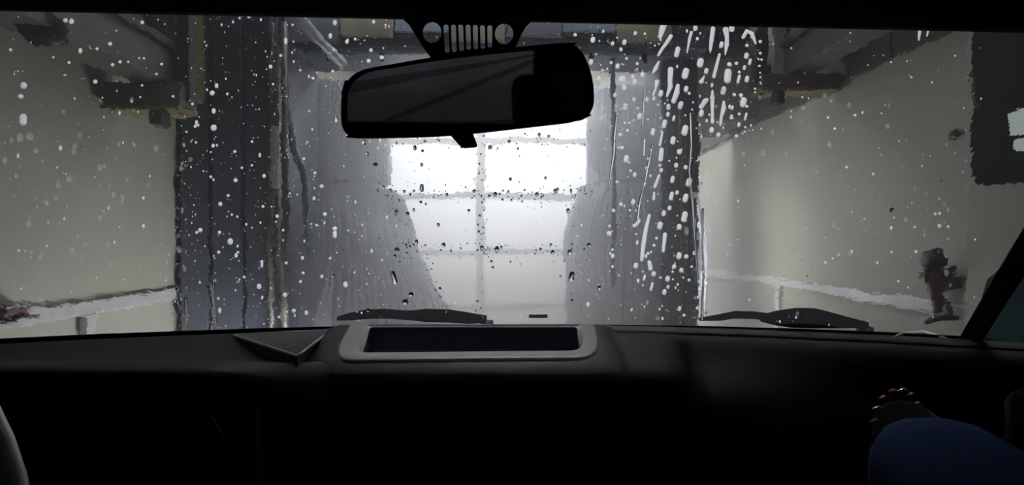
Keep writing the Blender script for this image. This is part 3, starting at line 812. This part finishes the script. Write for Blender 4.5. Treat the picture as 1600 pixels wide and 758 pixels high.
s(MB().box((C0-.86, 1.06, EYE-.95), (C0+.86, 1.10, EYE-.36)), 'firewall', M['rubber'])

# seats
def seat(x, label):
    e = empty('car_seat', (x, -.35, EYE-.95), label, 'seat', 'front seats of the car')
    MB().box((x-.24,-.50,EYE-.90),(x+.24,.02,EYE-.58)).build('cushion', M['seat'], e, bevel=.05, seg=3, smooth=True)
    mt = Matrix.Translation((x,-.50,EYE-.60)) @ Matrix.Rotation(math.radians(14),4,'X')
    MB().box((-.24,-.10,0),(.24,.02,.52), mt).build('backrest', M['seat'], e, bevel=.045, seg=3, smooth=True)
    MB().box((-.12,-.09,.60),(.12,-.0,.76), mt).build('headrest', M['seat'], e, bevel=.035, seg=3, smooth=True)
    for k in (-.06,.06):
        MB().tube([mt @ Vector((k,-.045,.5)), mt @ Vector((k,-.045,.62))], .007, 8).build('headrest_post', M['chrome'], e, smooth=True)
seat(C0+.42, 'black cloth passenger seat at the right behind the camera')
seat(C0-.42, 'black cloth driver seat at the left behind the camera')

# ---- dashboard
da = empty('dashboard', (C0, .8, EYE-.6), 'black car dashboard with a raised centre tray, below the windscreen', 'dashboard')
def sm(a, b, t):
    t = max(0, min(1, (t-a)/(b-a))); return t*t*(3-2*t)
def profile(x):
    """(y,z) points from the glass base towards the cabin, relative to the eye"""
    yg = yb(x) - .0
    L = sm(-.20, -.34, x)      # left (instrument hood) weight
    R = sm(.24, .305, x)        # passenger recess weight
    pts = [(yg+.02, -.19), (yg-.004, -.166), (yg-.018, -.163), (yg-.03, -.158)]
    # deck
    def mixp(a, b, w_): return (a[0]*(1-w_)+b[0]*w_, a[1]*(1-w_)+b[1]*w_)
    base = [(yg-.07, -.159), (.86-.02*abs(x), -.162), (.82, -.168), (.785, -.178), (.77,-.195), (.775,-.235), (.79,-.30), (.81,-.45), (.83,-.62)]
    left = [(yg-.05, -.158), (.78, -.172), (.72, -.170), (.67, -.141), (.612, -.1405), (.602,-.147), (.63,-.19), (.68,-.40), (.74,-.62)]
    right = [(yg-.045, -.160), (yg-.062, -.166), (yg-.072, -.195), (.862, -.235), (.855,-.265), (.855,-.30), (.86,-.34), (.87,-.45), (.88,-.62)]
    for a, l_, r_ in zip(base, left, right):
        q = mixp(mixp(a, l_, L), r_, R); pts.append(q)
    return pts
NXD = 96
b = MB(); rings = []
for i in range(NXD+1):
    x = C0 - .835 + 1.67*i/NXD
    rings.append([Vector((x, y, EYE+z)) for y, z in profile(x)])
b.loft(rings, closed=False)
o = b.build('dash_top', M['dash_soft'], da, smooth=True, subsurf=1)
# passenger-side ledge strip under the glass
b = MB(); rings = []
for i in range(30):
    x = .165 + .60*i/29; yg = yb(x)
    rings.append([Vector((x, yg-.012, EYE-.156)), Vector((x, yg-.03, EYE-.150)), Vector((x, yg-.042, EYE-.152)), Vector((x, yg-.046, EYE-.158))])
b.loft(rings, closed=False); b.build('ledge_strip', M['dash'], da, smooth=True)
# centre binnacle: body with the tray cut out
def planez(y): return -.128 + (y-.85)*.378
prof = [(1.0,-.180),(.93,-.160),(.89,-.145),(.865,-.1345),(.852,planez(.85)-.0005),(.846,planez(.846)),(.76,planez(.76)),(.757,-.1638),(.747,-.1695),(.739,-.179),(.737,-.192),(.745,-.213),(.77,-.42),(.80,-.66)]
b = MB(); rings = []
xl, xr = -.305, .172
for x, dz, dy in ((xl,-.05,.03),(xl+.006,-.02,.012),(xl+.018,-.006,.004),(xl+.035,0,0),(xr-.035,0,0),(xr-.018,-.004,.004),(xr-.006,-.014,.012),(xr,-.05,.03)):
    rings.append([Vector((x - (0 if 0 else 0), y+dy, EYE+z+dz)) for y, z in prof] + [Vector((x, 1.0, EYE-.66))])
b.loft(rings, closed=True, cap=True)
body = b.build('centre_binnacle', M['dash'], da, smooth=False)
def onplane(px, py, dz=0.0):
    # ray with the tilted top plane z = -.128+(y-.85)*.378
    b_ = (CY-py)/F
    y = (-.128-.85*.378)/(b_-.378)
    q = P(px, py, y); q.z += dz; return q
def rrect(pts, n=8):
    """rounded polygon in the picture plane from (x,y,r) corners"""
    out = []
    N = len(pts)
    for i in range(N):
        p = Vector(pts[i][:2]); a = Vector(pts[i-1][:2]); c = Vector(pts[(i+1)%N][:2]); r = pts[i][2]
        u = (a-p).normalized(); v = (c-p).normalized()
        A, B = p+u*r, p+v*r
        for k in range(n+1):
            t = k/n; q = A*(1-t)**2 + p*2*t*(1-t) + B*t*t; out.append((q.x, q.y))
    return out
outer = rrect([(547,509.8,4),(516,566,38),(944,562,44),(929,509.8,4)])
inner = rrect([(574,510.6,4),(552,554.5,28),(918,551,32),(906,510.6,4)])
cut = MB(); top_ = [onplane(x, y, .02) for x, y in inner]; bt = [Vector((p.x, p.y, EYE-.235)) for p in top_]
cut.loft([top_, bt], closed=True, cap=True)
cutter = cut.build('cutter', M['trayin'])
md = body.modifiers.new('b', 'BOOLEAN'); md.object = cutter; md.operation = 'DIFFERENCE'; md.solver = 'EXACT'
bpy.context.view_layer.update()
dg = bpy.context.evaluated_depsgraph_get()
me = bpy.data.meshes.new_from_object(body.evaluated_get(dg))
body.modifiers.clear(); body.data = me
bpy.data.objects.remove(cutter)
md = body.modifiers.new('bevel', 'BEVEL'); md.width = .006; md.segments = 3; md.angle_limit = math.radians(25)
for p in me.polygons: p.use_smooth = True
# tray lining
b = MB(); rg = []
for k, (dz, sc) in enumerate(((-.001,.995),(-.02,.985),(-.05,.97),(-.058,.93))):
    pts_ = [onplane(x, y) for x, y in inner]; c = sum(pts_, Vector())/len(pts_)
    rg.append([Vector((c.x+(p.x-c.x)*sc, c.y+(p.y-c.y)*sc, p.z+dz)) for p in pts_])
b.loft(rg, closed=True)
n0 = len(rg[0]); b.f.append(tuple(range(3*n0, 4*n0)))
b.build('tray', M['trayin'], da, smooth=False)
# tray surround (satin ring), with a dark joint around it
b = MB(); 
def ringpts(cont, dz, k=1.0, back=1.0):
    pts_ = [onplane(x, y) for x, y in cont]; c = sum(pts_, Vector())/len(pts_)
    return [Vector((c.x+(p.x-c.x)*k, c.y+(p.y-c.y)*k, p.z+dz*(back if p.y > .832 else 1.0))) for p in pts_]
b.loft([ringpts(outer, -.002), ringpts(outer, .0025, .998), ringpts(outer, .0036, .985), ringpts(inner, .0032, 1.02), ringpts(inner, .0015, 1.0)], closed=True)
b.build('tray_surround', M['trim'], da, smooth=True)
b = MB(); b.loft([ringpts(inner, .0015, 1.0), ringpts(inner, -.002, .985, .2), ringpts(inner, -.012, .968, .05)], closed=True)
b.build('tray_lip', M['lip'], da, smooth=True)  # paler than the surround, white sheen put into its colour
b = MB(); b.loft([ringpts(outer, .0006, 1.0), ringpts(outer, .0008, 1.010)], closed=True)
b.build('joint', M['rubber'], da)

# speaker grille, left of the tray
def ondeck(px, py, z=-.155): 
    y = z*F/(CY-py); return P(px, py, y)
gA, gB, gC = ondeck(366,526,-.158), ondeck(518,518,-.1555), ondeck(464,560,-.149)
e_n = (gB-gA).cross(gC-gA).normalized()
if e_n.z < 0: e_n = -e_n
g0 = MB(); g0.prism([gA, gC, gB], -e_n*.012); g0.build('grille_base', M['black'], da)
b = MB()
for a_, c_ in ((gA,gC),(gC,gB),(gB,gA)):
    b.tube([a_+e_n*.002, c_+e_n*.002], .0028, 8)
b.build('grille_frame', M['ridge'], da, smooth=True)
b = MB(); nr = 20
for k in range(1, nr):
    t = k/nr
    a_ = gA*(1-t)+gC*t; c_ = gB*(1-t)+gC*t
    b.tube([a_+e_n*.0025, c_+e_n*.0025], .0014, 5)
tag(b.build('grille_mesh', M['ridge'], da), kind='stuff')
MB().tube([gC+e_n*.005+Vector((.004,0,0)), gB+e_n*.005+Vector((.003,0,0))], .0018, 8).build('grille_edge', M['trim'], da, smooth=True)

# lower centre stack: buttons and knob, barely seen
for k in range(5):
    x = -.23+k*.075
    MB().tube([(x,.775,EYE-.42),(x,.75,EYE-.42)], [.018,.016], 16).build('knob', M['dash'], da, smooth=True)
MB().box((-.22,.755,EYE-.37),(.08,.775,EYE-.28)).build('display', M['matte'], da)
# curled vent trim at the far right of the deck
cp = [ondeck(1398,527,-.152), ondeck(1412,520.5,-.149), ondeck(1440,517.5,-.148), ondeck(1462,523,-.150), ondeck(1478,530,-.152)]
MB().tube(cp, [.002,.004,.004,.004,.003], 8).build('vent_trim', M['trim'], da, smooth=True)

# instrument cluster rings under the hood
def arcpts(cx, cy, y, rx, ry, a0, a1, n=24):
    return [P(cx+rx*math.cos(math.radians(a0+(a1-a0)*k/n)), cy+ry*math.sin(math.radians(a0+(a1-a0)*k/n)), y) for k in range(n+1)]
ic = empty('instrument_cluster', P(60,700,.57), 'dark instrument cluster with thin chrome dial rings at the lower left', 'instruments')
MB().box((-.60,.635,EYE-.34),(-.30,.65,EYE-.20)).build('cluster_face', M['matte'], ic)
for cx, cy, r in ((10,712,74),(245,720,110)):
    MB().tube(arcpts(cx,cy,.625,r,r*1.0,0,360,40), .0007, 6, cap=False).build('dial_ring', M['chrome'], ic, smooth=True)

# ---- steering wheel
swc = Vector((-.421, .255, EYE-.20))
sw = empty('steering_wheel', swc, 'black steering wheel with a pale sheen painted on the rim at the lower left', 'steering wheel')
rot = Matrix.Rotation(math.radians(-12), 4, 'X')
def wp(a, r, d=0): return swc + (rot @ Vector((r*math.cos(a), d, r*math.sin(a))))
MB().tube([wp(2*math.pi*k/48, .180) for k in range(49)], .0135, 12, cap=False).build('rim', M['black'], sw, smooth=True)
MB().tube([wp(-.55+k*.1, .1915, -.0040) for k in range(16)], [.003]+[.0075]*14+[.002], 8).build('rim_sheen', M['silver'], sw, smooth=True)  # pale strip carries the rim's bright sheen in its colour
MB().tube([swc+Vector((0,.02,0)), swc+Vector((0,-.02,0))], [.075,.055], 24).build('hub', M['black'], sw, smooth=True)
for a in (0, math.pi, -math.pi/2):
    MB().tube([wp(a,.05), wp(a,.175)], [.026,.014], 10).build('spoke', M['black'], sw, smooth=True)
MB().tube([swc+Vector((0,.02,0)), swc+Vector((0,.30,-.25))], .022, 14).build('column', M['matte'], sw, smooth=True)

# ---- rear-view mirror
mc = P(730,143,.455)
mn = Vector((.10,-.975,-.155)).normalized()
def MP(px, py, d=0):
    dirv = Vector(((px-CX)/F, 1, (CY-py)/F)); e0 = Vector((0,0,EYE))
    t = (mc-e0).dot(mn)/dirv.dot(mn); return e0 + dirv*t + mn*d
rm = empty('rear_view_mirror', mc, 'black interior rear-view mirror with dimmed glass, hung at the top of the windscreen', 'mirror')
mo = rrect([(542,112,36),(700,84,60),(872,66,30),(905,66,26),(929,120,30),(929,178,22),(905,190,22),(700,213.5,60),(560,216.5,20),(533,214,26),(531,150,26)], 6)
cxm = sum(p[0] for p in mo)/len(mo); cym = sum(p[1] for p in mo)/len(mo)
def inset(c, k, kx=None):
    kx = kx or k
    return [(cxm+(x-cxm)*(1-kx/195.), cym+(y-cym)*(1-k/70.)) for x, y in c]
def ring_m(c, d): return [MP(x, y, d) for x, y in c]
b = MB(); b.loft([ring_m(inset(mo,8,10), -.002), ring_m(inset(mo,7,9), .0015), ring_m(inset(mo,2,2), .0025), ring_m(mo, -.002), ring_m(inset(mo,0,0), -.014), ring_m(inset(mo,8,8), -.026), ring_m(inset(mo,26,26), -.034)], closed=True)
nn = len(mo); b.f.append(tuple(6*nn+k for k in range(nn)))
b.build('housing', M['black'], rm, smooth=True)
b = MB(); b.v = [tuple(p) for p in ring_m(inset(mo,8,10), -.0012)]; b.f = [tuple(range(nn))]
b.v += [tuple(p) for p in ring_m(inset(mo,8,10), -.004)]; b.f += [tuple(range(nn, 2*nn))] + [(k,(k+1)%nn,nn+(k+1)%nn,nn+k) for k in range(nn)]
b.build('mirror_glass', M['mirror'], rm)
tb = rrect([(702,209,2),(738,206,2),(747,230,5),(722,232,6)], 4)
MB().loft([[MP(x,y,.001) for x,y in tb],[MP(x,y,-.012) for x,y in tb]], closed=True, cap=True).build('dimming_lever', M['black'], rm, bevel=.001)
gm = G(745, 96, -.004)
MB().tube([MP(745,125,-.03), MP(745,110,-.04)*.5+gm*.5, gm], [.012,.009,.011], 12).build('stalk', M['black'], rm, smooth=True)

# ---- wipers resting outside at the foot of the glass
def W_(px, py, off=.018): 
    return G(px, py, off)
def wiper(blade, arm, label, rb, ra):
    e = empty('wiper', W_(*arm[-1]), label, 'wiper', 'windscreen wipers')
    def flat(pts_, rr, name, m):
        # blade built as tapered bar: half height rr (picture units)
        b = MB(); rings = []
        for (x, y), r in zip(pts_, rr):
            q = W_(x, y); k = q.y/F
            rings.append([q + Vector((0,0,r*k)), q + Vector((0,.008,r*.6*k)), q + Vector((0,.008,-r*k*2.0)), q + Vector((0,-.002,-r*k*2.0))])
        b.loft(rings, closed=True, cap=True); return b.build(name, m, e)
    flat(blade, rb, 'blade', M['rubber'])
    flat(arm, ra, 'arm', M['rubber'])
    q = W_(*arm[-1]); MB().tube([q+Vector((0,.01,-.03)), q+Vector((0,.01,-.006))], [.016,.012], 12).build('pivot', M['rubber'], e, smooth=True)
wiper([(525,508),(545,504),(570,500),(600,498.5),(650,502),(700,505)], [(560,501.5),(600,500),(640,501.5),(665,500.5),(700,501.5),(730,505),(760,508)],
      'black wiper left of centre, folded down at the foot of the windscreen', [2,4,5,5,4,4], [4,4.5,5,7,7,6,4])
wiper([(1095,510),(1125,506),(1150,501.5),(1180,502.5),(1210,506),(1240,509)], [(1192,507),(1215,505),(1245,504),(1275,505),(1297,508),(1325,513),(1360,519)],
      'black wiper right of centre, folded down at the foot of the windscreen', [1.5,3.5,4,4,4,4], [4,8,11,11,9,6,3])
tag(MB().box(tuple(W_(826,508,.02)-Vector((0,0,.002))), tuple(W_(856,505,.02)+Vector((0,.01,0)))).build('washer_jet', M['rubber'], bevel=.001), 'small black washer jet at the centre foot of the windscreen', 'washer jet')
tag(MB().tube([W_(1450,519,.02), W_(1465,512,.02), W_(1482,508,.02), W_(1500,512,.02)], [.003,.006,.007,.004], 8).build('mirror_foot', M['rubber'], smooth=True), 'black rubber lip at the right corner of the windscreen', 'trim')
# cowl and bonnet
b = MB(); rings = []
for i in range(25):
    x = C0-.80+1.6*i/24; u = (x-C0)/.8; y0 = yb(x)
    rings.append([Vector((x, y0+.006, EYE-.168)), Vector((x, y0+.05, EYE-.195)), Vector((x, y0+.11, EYE-.20-.01*u*u)), Vector((x, y0+.13, EYE-.195-.02*u*u)), Vector((x, 1.7, EYE-.28-.03*u*u)), Vector((x, 2.1-.08*u*u, EYE-.40-.03*u*u)), Vector((x, 2.2-.1*u*u, EYE-.62))])
b.loft(rings, closed=False)
o = b.build('bonnet', M['paint'], smooth=True); tag(o, 'dark car bonnet and cowl in front of the windscreen', 'bonnet')
md = o.modifiers.new('solid', 'SOLIDIFY'); md.thickness = .004; md.offset = -1
s(MB().box((C0-.86,1.1,EYE-1.0),(C0+.86,2.1,EYE-.70)), 'car_body', M['paint'], bevel=.05)

# ================================================================== PASSENGER
def skin(name, verts, edges, radii, m, parent, sub=2, root=0):
    me = bpy.data.meshes.new(name); me.from_pydata(verts, edges, []); me.materials.append(m)
    o = bpy.data.objects.new(name, me); col.objects.link(o)
    o.modifiers.new('skin', 'SKIN'); 
    if not me.skin_vertices:
        bm = bmesh.new(); bm.from_mesh(me); bm.verts.layers.skin.verify(); bm.to_mesh(me); bm.free()
    for i, r in enumerate(radii):
        rr = r if hasattr(r, '__len__') else (r, r)
        me.skin_vertices[0].data[i].radius = rr
        me.skin_vertices[0].data[i].use_root = (i == root)
    md = o.modifiers.new('sub', 'SUBSURF'); md.levels = sub; md.render_levels = sub
    bpy.context.view_layer.update()
    dg = bpy.context.evaluated_depsgraph_get(); mesh = bpy.data.meshes.new_from_object(o.evaluated_get(dg))
    o.modifiers.clear(); o.data = mesh
    for p in mesh.polygons: p.use_smooth = True
    o.parent = parent; o.matrix_parent_inverse = Matrix.Translation(parent.location).inverted()
    return o
knee = P(1448, 672, .47); knee.z -= .004
hipR = Vector((C0+.50, -.18, EYE-.50)); hipL = Vector((C0+.34, -.18, EYE-.50))
pe = empty('person', (C0+.42, -.2, EYE-.58), 'seated passenger in blue jeans, one raised knee showing at the lower right', 'person')
ankL = Vector((C0+.42, .40, EYE-.62)); kneeR = Vector((C0+.62, .34, EYE-.36)); ankR = Vector((C0+.60, .52, EYE-.78))
skin('jeans', [(C0+.42,-.26,EYE-.46), hipL, (hipL+knee)/2+Vector((0,0,.01)), knee, (knee+ankL)/2, ankL, hipR, (hipR+kneeR)/2, kneeR, (kneeR+ankR)/2, ankR, (C0+.42,-.30,EYE-.36)],
     [(0,1),(1,2),(2,3),(3,4),(4,5),(0,6),(6,7),(7,8),(8,9),(9,10),(0,11)],
     [.12,.095,.080,.054,.050,.045,.095,.082,.064,.055,.045,.125], M['jeans'], pe)
for a_ in (ankL, ankR):
    skin('shoe', [a_+Vector((0,-.01,-.05)), a_+Vector((0,.02,-.09)), a_+Vector((0,.12,-.105)), a_+Vector((0,.19,-.11))], [(0,1),(1,2),(2,3)], [.04,.042,.04,.026], M['shirt'], pe, 1)
# body: torso, neck, head, arms down to the palms in one surface
T = lambda x, y, z: Vector((C0+.42+x, y, EYE+z))
wrist = P(1404, 655, .52); palm = wrist + Vector((.085,.06,-.055))
verts = [T(0,-.30,-.34), T(0,-.34,-.20), T(0,-.37,-.05), T(0,-.38,.00), T(0,-.375,.05), T(0,-.355,.12), T(0,-.35,.19),
         T(-.16,-.37,-.06), T(-.23,-.16,-.36), wrist, palm,
         T(.16,-.37,-.06), T(.22,-.24,-.28), T(.16,.02,-.34), T(.14,.08,-.345)]
skin('body', verts, [(0,1),(1,2),(2,3),(3,4),(4,5),(5,6),(2,7),(7,8),(8,9),(9,10),(2,11),(11,12),(12,13),(13,14)],
     [(.15,.10),(.155,.105),(.13,.09),.06,.055,(.078,.095),(.06,.07),.05,.04,.025,(.034,.016),.05,.04,.026,(.036,.018)], M['skin'], pe)
skin('shirt', [T(0,-.30,-.36), T(0,-.34,-.20), T(0,-.37,-.06), T(0,-.375,-.005), T(-.165,-.37,-.065), T(-.23,-.16,-.36), T(.165,-.37,-.065), T(.22,-.25,-.26), wrist+Vector((-.002,-.010,-.004)), T(.17,-.02,-.335), wrist+Vector((.02,.02,-.014))],
     [(0,1),(1,2),(2,3),(2,4),(4,5),(2,6),(6,7),(5,8),(7,9),(8,10)], [(.165,.115),(.168,.118),(.145,.105),.066,.064,.055,.064,.05,.030,.036,.028], M['shirt'], pe)
def hand(pm, fwd, sidev, dn):
    for k, (off, ln) in enumerate(((-.026,.066),(-.009,.074),(.009,.070),(.025,.056))):
        a0 = pm + sidev*off*.8 - fwd*.01; a1 = pm + sidev*off + fwd*.035; a2 = a1 + fwd*ln*.42 + dn*.010; a3 = a2 + fwd*ln*.22 + dn*.022; a4 = a3 + fwd*ln*.04 + dn*.02
        skin('finger', [a0,a1,a2,a3,a4], [(0,1),(1,2),(2,3),(3,4)], [.009,.0092,.0085,.0078,.0065], M['skin'], pe, 1)
    a0 = pm - sidev*.02 - fwd*.03; a1 = pm - sidev*.045 - fwd*.005 + dn*.005; a2 = a1 - sidev*.012 + fwd*.032 + dn*.01
    skin('thumb', [a0,a1,a2], [(0,1),(1,2)], [.012,.0105,.008], M['skin'], pe, 1)
hand(palm, Vector((.75,.6,-.25)).normalized(), Vector((.62,-.78,0)), Vector((0,0,-1)))
hand(T(.14,.10,-.345), Vector((0,1,-.1)).normalized(), Vector((-1,0,0)), Vector((0,0,-1)))
# face and hair
for sx in (-1,1):
    MB().tube([T(sx*.032,-.262,.135), T(sx*.032,-.256,.135)], [.013,.009], 12).build('eye', M['white'], pe, smooth=True)
    MB().tube([T(sx*.076,-.36,.15), T(sx*.086,-.365,.12), T(sx*.078,-.355,.09)], [.010,.013,.007], 8).build('ear', M['skin'], pe, smooth=True)
MB().tube([T(0,-.262,.14), T(0,-.243,.105), T(0,-.258,.098)], [.006,.013,.008], 8).build('nose', M['skin'], pe, smooth=True)
MB().tube([T(-.024,-.264,.068), T(0,-.256,.070), T(.024,-.264,.068)], [.003,.006,.003], 8).build('mouth', M['redbox'], pe, smooth=True)
skin('hair', [T(0,-.40,.21), T(0,-.43,.13), T(0,-.44,.04), T(0,-.34,.245)], [(0,1),(1,2),(0,3)], [(.08,.06),(.085,.055),(.07,.04),(.07,.04)], M['hair'], pe)
# beaded bracelet round the hand at the knee
wr_ = wrist
for k in range(14):
    t = 2*math.pi*k/14
    q = wr_ + Vector((.027*math.cos(t), 0.008*math.cos(t), .027*math.sin(t)))
    b = MB().tube([q-Vector((.005,0,0)), q, q+Vector((.005,0,0))], [.001,.0035,.001], 8).build('bracelet_bead', M['chrome'] if k % 3 == 0 else M['redbox'], pe, smooth=True)
